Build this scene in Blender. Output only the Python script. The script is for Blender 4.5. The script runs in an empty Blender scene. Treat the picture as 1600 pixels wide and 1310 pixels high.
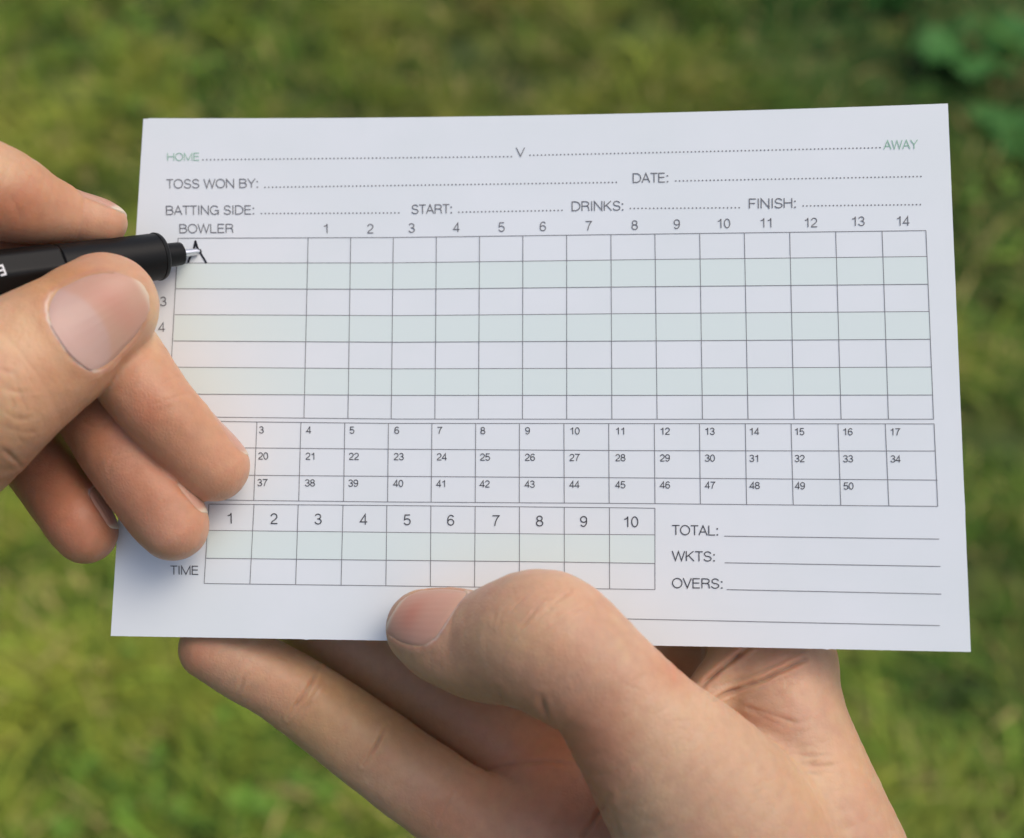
import bpy, math, random
import numpy as np
from mathutils import Matrix, Vector

# ------------------------------------------------------------------ camera, sky, sun, exposure
scene = bpy.context.scene
CAM_H = 1.30
CAM_TILT = math.radians(35)
FPX = 1800.0                                    # focal length in photograph pixels (1600 wide)
cam_d = bpy.data.cameras.new('camera')
cam = bpy.data.objects.new('camera', cam_d)
scene.collection.objects.link(cam)
cam.location = (0, 0, CAM_H)
cam.rotation_euler = (CAM_TILT, 0, 0)
cam_d.sensor_width = 36.0
cam_d.lens = 36.0 * FPX / 1600.0
cam_d.clip_start = 0.01
cam_d.clip_end = 500
cam_d.dof.use_dof = True
cam_d.dof.focus_distance = 0.202
cam_d.dof.aperture_fstop = 9.5
cam_d.dof.aperture_blades = 0
scene.camera = cam

SUN_EL, SUN_AZ = math.radians(60), math.radians(72)      # azimuth from +Y (ahead) towards +X (right)
world = bpy.data.worlds.new('World'); scene.world = world
world.use_nodes = True
wn = world.node_tree.nodes; wl = world.node_tree.links
bg = wn['Background']
sky = wn.new('ShaderNodeTexSky'); sky.sky_type = 'NISHITA'; sky.sun_disc = False
sky.sun_elevation = SUN_EL; sky.sun_rotation = SUN_AZ
sky.air_density = 1.0; sky.dust_density = 5.0; sky.ozone_density = 1.0
wl.new(sky.outputs[0], bg.inputs[0]); bg.inputs[1].default_value = 0.15
sun_d = bpy.data.lights.new('sun', 'SUN'); sun = bpy.data.objects.new('sun', sun_d)
scene.collection.objects.link(sun)
sun_d.energy = 0.75; sun_d.angle = math.radians(45); sun_d.color = (1.0, 0.95, 0.88)
sdir = Vector((math.sin(SUN_AZ)*math.cos(SUN_EL), math.cos(SUN_AZ)*math.cos(SUN_EL), math.sin(SUN_EL)))
sun.rotation_euler = sdir.to_track_quat('Z', 'Y').to_euler()
sun.location = (1, 1, 3)
scene.view_settings.view_transform = 'Standard'
scene.view_settings.look = 'None'
scene.view_settings.gamma = 1.0
scene.view_settings.exposure = 0.0
scene.view_settings.use_curve_mapping = False

# ------------------------------------------------------------------ helpers
rng = np.random.default_rng(7)
ct, st = math.cos(CAM_TILT), math.sin(CAM_TILT)
RW = np.array([[1, 0, 0], [0, ct, -st], [0, st, ct]])

def to_world(P):
    """millimetres (x right, y down, z ahead of the lens) -> metres in the world"""
    P = np.atleast_2d(np.asarray(P, float))
    Q = P * np.array([1, -1, -1]) / 1000.0
    return Q @ RW.T + np.array([0, 0, CAM_H])

def at(u, v, z):
    return np.array([(u - 800.0) / FPX * z, (v - 655.0) / FPX * z, z])

def px(P):
    return P[:, 0] / P[:, 2] * FPX + 800.0, P[:, 1] / P[:, 2] * FPX + 655.0

def mat(name, color=(.5, .5, .5), rough=.5, **kw):
    m = bpy.data.materials.new(name); m.use_nodes = True
    b = m.node_tree.nodes['Principled BSDF']
    b.inputs['Base Color'].default_value = (*color, 1)
    b.inputs['Roughness'].default_value = rough
    for k, v in kw.items():
        b.inputs[k.replace('_', ' ')].default_value = v
    return m, m.node_tree, b

def empty(name, loc, label, cat, group=None):
    o = bpy.data.objects.new(name, None); scene.collection.objects.link(o)
    o.location = loc; o['label'] = label; o['category'] = cat; o.empty_display_size = .02
    if group: o['group'] = group
    return o

def make_mesh(name, verts, faces, material, parent=None, smooth=False, colors=None, world_coords=False):
    """verts: world coordinates (metres); stored relative to the parent's location"""
    V = np.asarray(verts, float)
    base = np.array(parent_loc(parent)) if parent is not None else np.zeros(3)
    me = bpy.data.meshes.new(name)
    F = faces
    me.vertices.add(len(V)); me.vertices.foreach_set('co', (V - base).astype(np.float32).ravel())
    if isinstance(F, tuple) and len(F) == 2 and isinstance(F[0], np.ndarray):
        Q, G_ = F; n = len(Q); ls = np.concatenate([np.full(n, 4), [len(g) for g in G_]]).astype(np.int32)
        li = np.concatenate([Q.ravel(), np.array([i for g in G_ for i in g])]).astype(np.int32)
        me.loops.add(len(li)); me.loops.foreach_set('vertex_index', li); me.polygons.add(len(ls))
        me.polygons.foreach_set('loop_start', np.concatenate([[0], np.cumsum(ls)[:-1]]).astype(np.int32)); me.polygons.foreach_set('loop_total', ls)
    elif isinstance(F, np.ndarray):
        n, k = F.shape
        me.loops.add(n * k); me.loops.foreach_set('vertex_index', F.astype(np.int32).ravel())
        me.polygons.add(n)
        me.polygons.foreach_set('loop_start', np.arange(0, n * k, k, dtype=np.int32))
        me.polygons.foreach_set('loop_total', np.full(n, k, dtype=np.int32))
    else:
        ls = np.array([len(f) for f in F], dtype=np.int32)
        me.loops.add(int(ls.sum())); me.loops.foreach_set('vertex_index', np.concatenate([np.asarray(f, dtype=np.int32) for f in F]))
        me.polygons.add(len(F))
        me.polygons.foreach_set('loop_start', np.concatenate([[0], np.cumsum(ls)[:-1]]).astype(np.int32))
        me.polygons.foreach_set('loop_total', ls)
    me.update(calc_edges=True); me.validate()
    me.polygons.foreach_set('use_smooth', np.full(len(me.polygons), bool(smooth)))
    if colors is not None:
        a = me.color_attributes.new('Col', 'FLOAT_COLOR', 'POINT')
        c = np.ones((len(V), 4), np.float32); c[:, :3] = colors
        a.data.foreach_set('color', c.ravel())
    me.materials.append(material)
    o = bpy.data.objects.new(name, me); scene.collection.objects.link(o)
    if parent is not None: o.parent = parent
    return o

def shade_auto(o, ang=35):
    me = o.data
    me.polygons.foreach_set('use_smooth', np.ones(len(me.polygons), dtype=bool))
    import bmesh
    bm = bmesh.new(); bm.from_mesh(me)
    for e in bm.edges:
        if len(e.link_faces) == 2 and e.calc_face_angle(0) > math.radians(ang): e.smooth = False
    bm.to_mesh(me); bm.free()

def parent_loc(p):
    l = np.zeros(3)
    while p is not None:
        l += np.array(p.location); p = p.parent
    return l

def vnoise(P, scale, seed=0):
    """smooth value noise, any dimension 2 or 3, about -1..1"""
    Q = np.asarray(P, float) * scale
    D = Q.shape[1]
    i = np.floor(Q).astype(np.int64); f = Q - i; f = f * f * (3 - 2 * f)
    out = np.zeros(len(Q))
    for c in range(2 ** D):
        w = np.ones(len(Q)); h = np.full(len(Q), seed * 7919 + 13, dtype=np.int64)
        for d in range(D):
            b = (c >> d) & 1
            w = w * (f[:, d] if b else 1 - f[:, d])
            h = (h * 1103515245 + (i[:, d] + b) * [374761393, 668265263, 2147483647][d]) & 0x7fffffff
            h ^= (h >> 13)
        h = (h * 1274126177) & 0x7fffffff
        h ^= (h >> 16)
        out += w * ((h & 0xffff) / 32767.5 - 1)
    return out

# ------------------------------------------------------------------ ground
gm, nt, b = mat('turf_soil', (.06, .09, .02), .95)
n1 = nt.nodes.new('ShaderNodeTexNoise'); n1.inputs['Scale'].default_value = 9; n1.inputs['Detail'].default_value = 6
cr = nt.nodes.new('ShaderNodeValToRGB')
cr.color_ramp.elements[0].position = .35; cr.color_ramp.elements[0].color = (.025, .045, .010, 1)
cr.color_ramp.elements[1].position = .7; cr.color_ramp.elements[1].color = (.12, .15, .02, 1)
tc = nt.nodes.new('ShaderNodeTexCoord')
nt.links.new(tc.outputs['Object'], n1.inputs['Vector']); nt.links.new(n1.outputs['Fac'], cr.inputs['Fac'])
nt.links.new(cr.outputs['Color'], b.inputs['Base Color'])
S = 200.0; N = 40
gx = np.sign(np.linspace(-1, 1, N)) * np.abs(np.linspace(-1, 1, N)) ** 3 * S
GX, GY = np.meshgrid(gx, gx)
gv = np.stack([GX.ravel(), GY.ravel() + 1.0, np.zeros(N * N)], 1)
idx = np.arange(N * N).reshape(N, N)
gf = np.stack([idx[:-1, :-1], idx[:-1, 1:], idx[1:, 1:], idx[1:, :-1]], -1).reshape(-1, 4)
ground = make_mesh('ground', gv, gf, gm); ground['kind'] = 'structure'

# ------------------------------------------------------------------ grass
grm, nt, b = mat('grass_blades', (.08, .13, .03), .55)
at_n = nt.nodes.new('ShaderNodeAttribute'); at_n.attribute_name = 'Col'
nt.links.new(at_n.outputs['Color'], b.inputs['Base Color'])
b.inputs['Specular IOR Level'].default_value = .15
b.inputs['Transmission Weight'].default_value = 0.0

def grass(nb):
    n = nb
    # denser where the lens looks
    x = rng.uniform(-1.9, 1.9, n); y = 0.05 + 2.9 * rng.uniform(0, 1, n) ** 1.15
    P2 = np.stack([x, y], 1)
    big = vnoise(P2, 2.3, 1); mid = vnoise(P2, 8, 2); fine = vnoise(P2, 21, 3); f4 = vnoise(P2, 40, 11)
    keep = rng.uniform(-1, 1, n) < .45 + .8 * mid + 1.0 * fine
    x, y, P2, big, mid, fine, f4 = [a[keep] for a in (x, y, P2, big, mid, fine, f4)]; n = len(x)
    h = (.030 + .018 * mid + .016 * fine) * rng.uniform(.6, 1.5, n); h = np.clip(h, .008, .09)
    giant = rng.uniform(0, 1, n) < .008; h = np.where(giant, h * 1.5 + .015, h)
    az = rng.uniform(0, 2 * math.pi, n) * .55 + 3.0 * vnoise(P2, 6, 5)
    lean = rng.uniform(.35, 1.5, n)
    w = rng.uniform(.0011, .0024, n) * np.where(giant, 1.7, 1)
    dx, dy = np.cos(az), np.sin(az)
    sx, sy = -dy, dx
    vs = []
    prof = [(0, 0, 1.0), (.30, .52, .95), (.72, .85, .6), (1.25, .93, .0)]
    rows = []
    for (fwd, up, ww) in prof:
        cx = x + dx * h * fwd * lean; cy = y + dy * h * fwd * lean
        cz = h * up / (1 + .35 * lean * fwd)
        if ww > 0:
            rows.append(np.stack([cx - sx * w * ww, cy - sy * w * ww, cz], 1))
            rows.append(np.stack([cx + sx * w * ww, cy + sy * w * ww, cz], 1))
        else:
            rows.append(np.stack([cx, cy, cz], 1))
    V = np.stack(rows, 1)                        # n,7,3
    o = (np.arange(n) * 7)[:, None]
    q = np.concatenate([o + np.array([[0, 1, 3, 2]]), o + np.array([[2, 3, 5, 4]])], 0)
    t = o + np.array([[4, 5, 6]])
    tri = np.concatenate([q[:, [0, 1, 2]], q[:, [0, 2, 3]], t], 0)
    # colour of each blade: fresh green, yellow green, dry straw, dark
    fresh = np.array([.095, .190, .020]); yel = np.array([.270, .290, .036]); straw = np.array([.50, .40, .14]); dark = np.array([.030, .070, .010])
    a = np.clip(.42 + .35 * big + .45 * mid + .25 * f4 - .22 * np.clip(x * 1.6, -1, 1) + rng.normal(0, .25, n), 0, 1)[:, None]
    c = fresh * (1 - a) + yel * a
    k = np.clip(.25 - .7 * mid - .9 * fine - .55 * f4 + rng.normal(0, .25, n), 0, 1)[:, None]
    c = c * (1 - .75 * k) + dark * .75 * k
    # the far right corner grows darker and greener
    rr = np.clip((x - .50) * 2.2 + (y - 1.35) * 1.6, 0, 1)[:, None]
    c = c * (1 - .8 * rr) + np.array([.025, .10, .014]) * .8 * rr
    c = np.where(giant[:, None], c * 1.5, c)
    dry = (rng.uniform(0, 1, n) < .07 + .14 * np.clip(big + f4, 0, 1))[:, None]
    c = np.where(dry, straw * rng.uniform(.6, 1.1, (n, 1)), c)
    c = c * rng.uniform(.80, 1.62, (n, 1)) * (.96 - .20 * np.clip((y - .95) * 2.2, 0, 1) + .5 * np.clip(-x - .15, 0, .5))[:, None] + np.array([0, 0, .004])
    return V.reshape(-1, 3), tri, np.repeat(c, 7, axis=0)
gV, gT, gC = grass(270000)
g = make_mesh('grass', gV, gT, grm, colors=gC)
g['kind'] = 'stuff'; g['label'] = 'short green and yellow lawn grass below the card'; g['category'] = 'grass'

def clover(nb):
    x = rng.uniform(-1.5, 1.5, nb); y = rng.uniform(.1, 2.6, nb)
    P2 = np.stack([x, y], 1)
    k = vnoise(P2, 3.1, 21) + .5 * vnoise(P2, 9, 22) > .25
    x, y = x[k], y[k]; n = len(x)
    V = []; T = []; C = []
    for L in range(3):
        a0 = rng.uniform(0, 6.28, n) * 0 + (np.arange(n) * 2.4) % 6.28 + L * 2.094
        r = rng.uniform(.005, .010, n)
        z = rng.uniform(.022, .045, n)
        cx, cy = x + np.cos(a0) * r, y + np.sin(a0) * r
        ring = [np.stack([cx, cy, z], 1)]
        for s in range(7):
            t = s * 2 * math.pi / 7
            ring.append(np.stack([cx + np.cos(t) * r, cy + np.sin(t) * r, z + .3 * r * np.cos(t + a0)], 1))
        V.append(np.stack(ring, 1))
    V = np.concatenate(V, 0); m = len(V)
    o = (np.arange(m) * 8)[:, None]
    T = np.concatenate([o + np.array([[0, 1 + s, 1 + (s + 1) % 7]]) for s in range(7)], 0)
    c = np.array([.12, .23, .03]) * rng.uniform(.6, 1.4, (m, 1))
    return V.reshape(-1, 3), T, np.repeat(c, 8, axis=0)
cV, cT, cC = clover(1500)
c_o = make_mesh('clover', cV, cT, grm, colors=cC)
c_o['kind'] = 'stuff'; c_o['label'] = 'small round clover leaves scattered through the lawn'; c_o['category'] = 'clover'

# broad leaved weed at the far right of the lawn
lm, nt, b = mat('weed_leaf', (.045, .15, .03), .6)
b.inputs['Specular IOR Level'].default_value = .2
n1 = nt.nodes.new('ShaderNodeTexNoise'); n1.inputs['Scale'].default_value = 60
mx = nt.nodes.new('ShaderNodeMix'); mx.data_type = 'RGBA'
mx.inputs['A'].default_value = (.03, .12, .018, 1); mx.inputs['B'].default_value = (.06, .20, .035, 1)
nt.links.new(n1.outputs['Fac'], mx.inputs['Factor']); nt.links.new(mx.outputs['Result'], b.inputs['Base Color'])
def weed(loc, nl, size, label, seed, group='broad leaved weeds at the far right of the lawn'):
    r = random.Random(seed)
    root = empty('weed_plant', loc, label, 'weed', group)
    for i in range(nl):
        a = i * 2.399 + r.uniform(-.3, .3); L = size * r.uniform(.65, 1.15); W = L * r.uniform(.26, .38)
        lift = r.uniform(.35, 1.0); V = []; F = []
        for j in range(8):
            t = j / 7
            w = W * (math.sin(math.pi * min(1, t * .93 + .05)) ** .75) * (.35 + .65 * min(1, t * 2.2))
            if j == 7: w *= .1
            fwd = L * t; z = L * lift * (t - .62 * t * t) + .006
            for s in (-1, -.5, 0, .5, 1):
                zz = z + abs(s) * w * .35 + .004 * math.sin(9 * t + 3 * s)
                V.append((loc[0] + math.cos(a) * fwd - math.sin(a) * w * s, loc[1] + math.sin(a) * fwd + math.cos(a) * w * s, loc[2] + zz))
        for j in range(7):
            for s in range(4):
                q = j * 5 + s; F.append((q, q + 1, q + 6, q + 5))
        make_mesh('leaf', V, np.array(F), lm, root, smooth=True)
weed((.80, 1.68, 0), 14, .11, 'large leafy weed at the very corner of the lawn, top right', 3)
weed((.68, 1.88, 0), 12, .10, 'leafy weed just left of the corner one at the top right', 4)
weed((.83, 1.46, 0), 9, .09, 'low leafy weed on the right edge below the corner one', 5)

# ------------------------------------------------------------------ the card: its place, tilt and slight bow
def solve_pose():
    src = [(0, 0), (1, 0), (1, 1), (0, 1)]
    dst = [(224 - 800, 185 - 655), (1481 - 800, 162 - 655), (1517 - 800, 1019 - 655), (173 - 800, 994 - 655)]
    A = []
    for (x, y), (u, v) in zip(src, dst):
        A.append([x, y, 1, 0, 0, 0, -u * x, -u * y, -u]); A.append([0, 0, 0, x, y, 1, -v * x, -v * y, -v])
    h = np.linalg.svd(np.array(A, float))[2][-1].reshape(3, 3)
    K = np.diag([1 / FPX, 1 / FPX, 1])
    r1, r2, t = K @ h[:, 0], K @ h[:, 1], K @ h[:, 2]
    s = 148 / np.linalg.norm(r1) * (1 if t[2] > 0 else -1)
    return t * s, r1 * s, r2 * s
CO, CA, CB = solve_pose()                       # corner, long side vector, short side vector (mm)
CN = np.cross(CA, CB); CN /= np.linalg.norm(CN)      # points away from the lens
BOW = 2.0
def card_surface(a, b, off=0.0):
    """a, b in 0..1 across and down the card; off > 0 towards the reader"""
    a = np.asarray(a, float)[..., None]; b = np.asarray(b, float)[..., None]
    return CO + a * CA + b * CB + CN * (BOW * (1 - (2 * a - 1) ** 2) - off)
def on_card(u, v, off=0.0):
    u = np.asarray(u, float); v = np.asarray(v, float)
    D = np.stack([(u - 800) / FPX, (v - 655) / FPX, np.ones_like(u)], -1)
    a = np.full(u.shape, .5)
    M2 = np.stack([CA, CB, CN], 1); Mi = np.linalg.inv(M2)
    for _ in range(6):
        O = CO + CN * (BOW * (1 - (2 * a - 1) ** 2) - off)[..., None]
        t = (O @ CN) / (D @ CN)
        P = D * t[..., None]
        a = ((P - O) @ Mi.T)[..., 0]
    return P

card_c = card_surface(.5, .5)
card = empty('scorecard', to_world(card_c)[0], 'blank white cricket bowling scorecard held up by the hand below', 'scorecard')
pm, nt, b = mat('card_stock', (.79, .83, .84), .42)
n1 = nt.nodes.new('ShaderNodeTexNoise'); n1.inputs['Scale'].default_value = 2500; n1.inputs['Detail'].default_value = 3
bp = nt.nodes.new('ShaderNodeBump'); bp.inputs['Strength'].default_value = .05; bp.inputs['Distance'].default_value = .00005
tc = nt.nodes.new('ShaderNodeTexCoord')
nt.links.new(tc.outputs['Object'], n1.inputs['Vector']); nt.links.new(n1.outputs['Fac'], bp.inputs['Height']); nt.links.new(bp.outputs['Normal'], b.inputs['Normal'])
n3 = nt.nodes.new('ShaderNodeTexNoise'); n3.inputs['Scale'].default_value = 60; n3.inputs['Detail'].default_value = 8
cr = nt.nodes.new('ShaderNodeValToRGB'); cr.color_ramp.elements[0].position = .3; cr.color_ramp.elements[1].position = .7
cr.color_ramp.elements[0].color = (.765, .815, .82, 1); cr.color_ramp.elements[1].color = (.80, .84, .855, 1)
nt.links.new(tc.outputs['Object'], n3.inputs['Vector']); nt.links.new(n3.outputs['Fac'], cr.inputs['Fac']); nt.links.new(cr.outputs['Color'], b.inputs['Base Color'])
def card_mesh():
    na, nb, T = 401, 41, .38
    A, B = np.meshgrid(np.linspace(0, 1, na), np.linspace(0, 1, nb))
    # guillotined edge: a hair uneven, with two tiny burrs
    rc = np.random.default_rng(3)
    w_ = rc.normal(0, .00008, na) + .0013 * np.exp(-((A[-1] - .236) / .0022) ** 2) + .0014 * np.exp(-((A[-1] - .842) / .002) ** 2)
    B[-1] += w_; A[:, -1] += rc.normal(0, .00005, nb) + .0005 * np.exp(-((B[:, -1] - .745) / .012) ** 2)
    B[0] += rc.normal(0, .00005, na); B[0, :3] += .0012
    f = card_surface(A.ravel(), B.ravel(), 0); k = card_surface(A.ravel(), B.ravel(), -T)
    V = np.concatenate([f, k], 0); n = na * nb
    I = np.arange(n).reshape(nb, na)
    q = np.stack([I[:-1, :-1], I[1:, :-1], I[1:, 1:], I[:-1, 1:]], -1).reshape(-1, 4)
    qs = [q, q[:, ::-1] + n]
    loop = np.concatenate([I[0, :], I[1:, -1], I[-1, -2::-1], I[-2:0:-1, 0]])
    nx = np.roll(loop, -1)
    qs.append(np.stack([loop, nx, nx + n, loop + n], 1))
    return to_world(V), np.concatenate(qs, 0)
V, F = card_mesh(); o = make_mesh('card_stock', V, F, pm, card); shade_auto(o)

glare_ink, _, _ = mat('printed_glare_ink', (.15, .15, .16), .5)  # the dark ink, paled in its colour to stand for glare on the header
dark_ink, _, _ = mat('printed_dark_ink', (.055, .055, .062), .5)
line_ink, _, _ = mat('printed_line_ink', (.21, .21, .22), .5)
green_ink, _, _ = mat('printed_green_ink', (.30, .53, .38), .5)
tint, _, _ = mat('printed_pale_tint', (.735, .83, .795), .42)
marker, _, _ = mat('fresh_black_ink', (.012, .012, .016), .3)

def ribbon(pts, w):
    """flat ribbon along a polyline, pixel units; returns verts (2n,2) and quads"""
    P = np.asarray(pts, float)
    closed = np.allclose(P[0], P[-1]) and len(P) > 3
    d = np.diff(P, axis=0); L = np.linalg.norm(d, axis=1, keepdims=True); d = d / np.maximum(L, 1e-9)
    if closed:
        t0 = np.concatenate([d[-1:], d]); t1 = np.concatenate([d, d[:1]])
    else:
        t0 = np.concatenate([d[:1], d]); t1 = np.concatenate([d, d[-1:]])
    n0 = np.stack([-t0[:, 1], t0[:, 0]], 1); n1 = np.stack([-t1[:, 1], t1[:, 0]], 1)
    m = n0 + n1; m /= np.maximum(np.linalg.norm(m, axis=1, keepdims=True), 1e-6)
    sc = 1 / np.clip((m * n0).sum(1, keepdims=True), .35, 1)
    A = P + m * sc * w / 2; B = P - m * sc * w / 2
    V = np.concatenate([A, B]); n = len(P)
    F = [(i, i + 1, n + i + 1, n + i) for i in range(n - 1)]
    return V, F

class Print:
    def __init__(s): s.V = []; s.F = []; s.n = 0
    def add(s, V, F):
        s.V.append(V); s.F += [tuple(i + s.n for i in f) for f in F]; s.n += len(V)
    def line(s, pts, w): s.add(*ribbon(pts, w))
    def longline(s, pts, w, step=24):
        P = np.asarray(pts, float); out = [P[0]]
        for a, b_ in zip(P[:-1], P[1:]):
            k = max(1, int(np.linalg.norm(b_ - a) / step))
            out += [a + (b_ - a) * j / k for j in range(1, k + 1)]
        s.line(out, w)
    def dot(s, c, r):
        a = np.arange(8) * math.pi / 4
        s.add(np.stack([c[0] + r * np.cos(a), c[1] + r * np.sin(a)], 1), [tuple(range(8))])
    def build(s, name, m, off):
        V = np.concatenate(s.V); P = on_card(V[:, 0], V[:, 1], off)
        F = [f if True else f for f in s.F]
        # make every face look towards the reader
        out = []
        for f in F:
            q = V[list(f)]; ar = sum(q[i][0] * q[(i + 1) % len(q)][1] - q[(i + 1) % len(q)][0] * q[i][1] for i in range(len(q)))
            out.append(f[::-1] if ar > 0 else f)
        return make_mesh(name, to_world(P), out, m, card)

def arc(cx, cy, rx, ry, a0, a1, n=None):
    n = n or max(4, int(abs(a1 - a0) / 15))
    return [(cx + rx * math.cos(math.radians(a0 + (a1 - a0) * i / n)), cy + ry * math.sin(math.radians(a0 + (a1 - a0) * i / n))) for i in range(n + 1)]
lo, hi = .04, .96
G = {   # glyph: advance, strokes (cap height 1)
 'H': (.74, [[(.08, 0), (.08, 1)], [(.64, 0), (.64, 1)], [(.08, .53), (.64, .53)]]),
 'O': (.80, [arc(.39, .5, .34, .47, 0, 360, 32)]),
 'M': (.88, [[(.08, 0), (.08, .97), (.43, .03), (.78, .97), (.78, 0)]]),
 'E': (.64, [[(.57, lo), (.08, lo), (.08, hi), (.56, hi)], [(.08, .53), (.53, .53)]]),
 'A': (.68, [[(.02, 0), (.33, .97), (.64, 0)], [(.13, .34), (.53, .34)]]),
 'W': (.96, [[(.02, 1), (.25, .03), (.47, .95), (.69, .03), (.92, 1)]]),
 'Y': (.66, [[(.02, 1), (.32, .45), (.62, 1)], [(.32, .45), (.32, 0)]]),
 'T': (.60, [[(.02, hi), (.58, hi)], [(.30, hi), (.30, 0)]]),
 'S': (.66, [arc(.33, .73, .23, .235, 8, 245) + arc(.32, .265, .26, .235, 72, -172)]),
 'N': (.76, [[(.08, 0), (.08, .97), (.65, .03), (.65, 1)]]),
 'B': (.70, [[(.08, .5), (.08, hi)] + [(.34, hi)] + arc(.38, .75, .20, .21, 90, -90) + [(.08, .54)], [(.08, .54), (.08, lo), (.36, lo)] + arc(.38, .29, .24, .25, -90, 90)]),
 'D': (.76, [[(.08, lo), (.08, hi), (.30, hi)] + arc(.32, .5, .36, .46, 90, -90) + [(.08, lo)]]),
 'R': (.70, [[(.08, 0), (.08, hi), (.36, hi)] + arc(.38, .735, .22, .225, 90, -90) + [(.08, .51)], [(.38, .51), (.52, .46), (.58, .34), (.59, .12), (.63, 0)]]),
 'I': (.26, [[(.13, 0), (.13, 1)]]),
 'K': (.70, [[(.08, 0), (.08, 1)], [(.60, 1), (.08, .40)], [(.24, .57), (.64, 0)]]),
 'G': (.80, [arc(.39, .5, .34, .47, 38, 335) + [(.70, .46), (.42, .46)], [(.70, .30), (.70, 0)]]),
 'L': (.58, [[(.08, 1), (.08, lo), (.54, lo)]]),
 'F': (.60, [[(.08, 0), (.08, hi), (.56, hi)], [(.08, .51), (.50, .51)]]),
 'V': (.64, [[(.02, 1), (.31, .03), (.60, 1)]]),
 ':': (.26, [[(.11, -.01), (.11, .13)], [(.15, -.01), (.15, .13)], [(.11, .60), (.11, .74)], [(.15, .60), (.15, .74)]]),
 ' ': (.30, []),
 '0': (.56, [arc(.28, .5, .215, .47, 0, 360, 28)]),
 '1': (.56, [[(.10, .74), (.22, .77), (.30, .84), (.345, .98)], [(.35, 1), (.35, 0)]]),
 '2': (.56, [arc(.28, .70, .205, .265, 175, -25) + [(.36, .42), (.14, .22), (.06, lo)], [(.05, lo), (.51, lo)]]),
 '3': (.56, [arc(.27, .74, .19, .225, 165, -80) + [(.22, .52)], [(.22, .52)] + arc(.27, .275, .22, .24, 85, -170)]),
 '4': (.56, [[(.53, .27), (.04, .27), (.395, .97), (.395, 0)]]),
 '5': (.56, [[(.49, hi), (.14, hi), (.09, .50)] + arc(.275, .32, .22, .285, 140, -160)]),
 '6': (.56, [arc(.285, .31, .21, .275, 0, 360, 20), arc(.31, .50, .235, .47, 42, 188)]),
 '7': (.56, [[(.05, hi), (.52, hi), (.38, .72), (.27, .40), (.20, 0)]]),
 '8': (.56, [arc(.28, .745, .185, .22, 0, 360, 20), arc(.28, .28, .22, .245, 0, 360, 22)]),
 '9': (.56, [arc(.275, .69, .21, .275, 0, 360, 20), arc(.25, .50, .235, .47, 222, 368)]),
}
def text(s, x0, y0, x1, y1, cap, name='printed_word', m=glare_ink, wt=.10, slant=-.012):
    """baseline from (x0,y0) to (x1,y1) in photograph pixels"""
    tot = sum(G[c][0] for c in s) - .08
    p = Print(); sx = (x1 - x0) / tot; sl = (y1 - y0) / (x1 - x0); cur = -.05
    for c in s:
        adv, strokes = G[c]
        for stp in strokes:
            q = [(x0 + (cur + gx_) * sx + gy_ * cap * slant, y0 + (cur + gx_) * sx * sl - gy_ * cap) for gx_, gy_ in stp]
            p.line(q, wt * cap)
        cur += adv
    return p.build(name, m, .10)
def number(s, xc, yc, cap, sl=-.01, left=False, **kw):
    wd = (sum(G[c][0] for c in s) - .08) * cap * 1.34
    x0 = xc if left else xc - wd / 2
    return text(s, x0, yc + cap / 2, x0 + wd, yc + cap / 2 + sl * wd, cap, 'printed_number', **kw)

# tinted rows first (lowest layer)
R1 = {  # table one: row line y at x = 275, 620, 1000, 1452
 0: (372.5, 371.3, 366.2, 360.4), 1: (411.4, 411, 406, 401), 2: (451.4, 452.3, 448.3, 444.3), 3: (492, 493.5, 490.2, 487),
 4: (533, 535, 533, 530.3), 5: (574, 576.6, 575.6, 573.8), 6: (616, 618, 618, 617.5), 7: (651.5, 655, 655.3, 655.3)}
XS1 = [277, 620, 1000, 1452]
XL1 = [278.3, 277, 275, 273.2, 271, 268.6, 265.5, 263]; XR1 = [1446.9, 1448.4, 1450.2, 1451.8, 1453.6, 1455.5, 1457.4, 1458.9]
def yrow(r, x): return float(np.interp(x, XS1, r)) if x >= 277 and x <= 1452 else (r[0] + (x - 277) * (r[1] - r[0]) / 343 if x < 277 else r[3] + (x - 1452) * (r[3] - r[2]) / 452)
for a_, b_ in ((1, 2), (3, 4), (5, 6)):
    p = Print(); K = 30
    xt = np.linspace(XL1[a_], XR1[a_], K); xb = np.linspace(XL1[b_], XR1[b_], K)
    V = [(x, yrow(R1[a_], x)) for x in xt] + [(x, yrow(R1[b_], x)) for x in xb]
    p.add(np.array(V), [(i, i + 1, K + i + 1, K + i) for i in range(K - 1)])
    p.build('tinted_row', tint, .03)
p = Print(); K = 16
V = [(x, np.interp(x, [325, 600, 881, 1023], [829, 832, 835, 836])) for x in np.linspace(325, 1023.5, K)] + [(x, np.interp(x, [323, 600, 881, 1023], [872.5, 875.5, 878.5, 880.7])) for x in np.linspace(322.5, 1023.5, K)]
p.add(np.array(V), [(i, i + 1, K + i + 1, K + i) for i in range(K - 1)]); p.build('tinted_row', tint, .03)

LW = 1.05
def rule(pts, off): p = Print(); p.longline(pts, LW); p.build('table_line', line_ink, off)
for r in range(8):
    xs = [XL1[r], 480, 620, 800, 1000, 1230, XR1[r]]
    rule([(x, yrow(R1[r], x)) for x in xs], .06)
vt = [278.3, 481.5, 548, 614.6, 681.9, 749.4, 817.1, 885.4, 954.7, 1023.4, 1093.4, 1163.1, 1234, 1305.9, 1378.4, 1446.9]
vb = [263, 475, 543.7, 611.3, 679.6, 747.6, 816.4, 885.6, 956.2, 1026.9, 1097.8, 1169, 1240.9, 1314.4, 1388.4, 1458.9]
for a_, b_ in zip(vt, vb): rule([(a_, yrow(R1[0], a_)), (b_, yrow(R1[7], b_))], .08)

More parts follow.
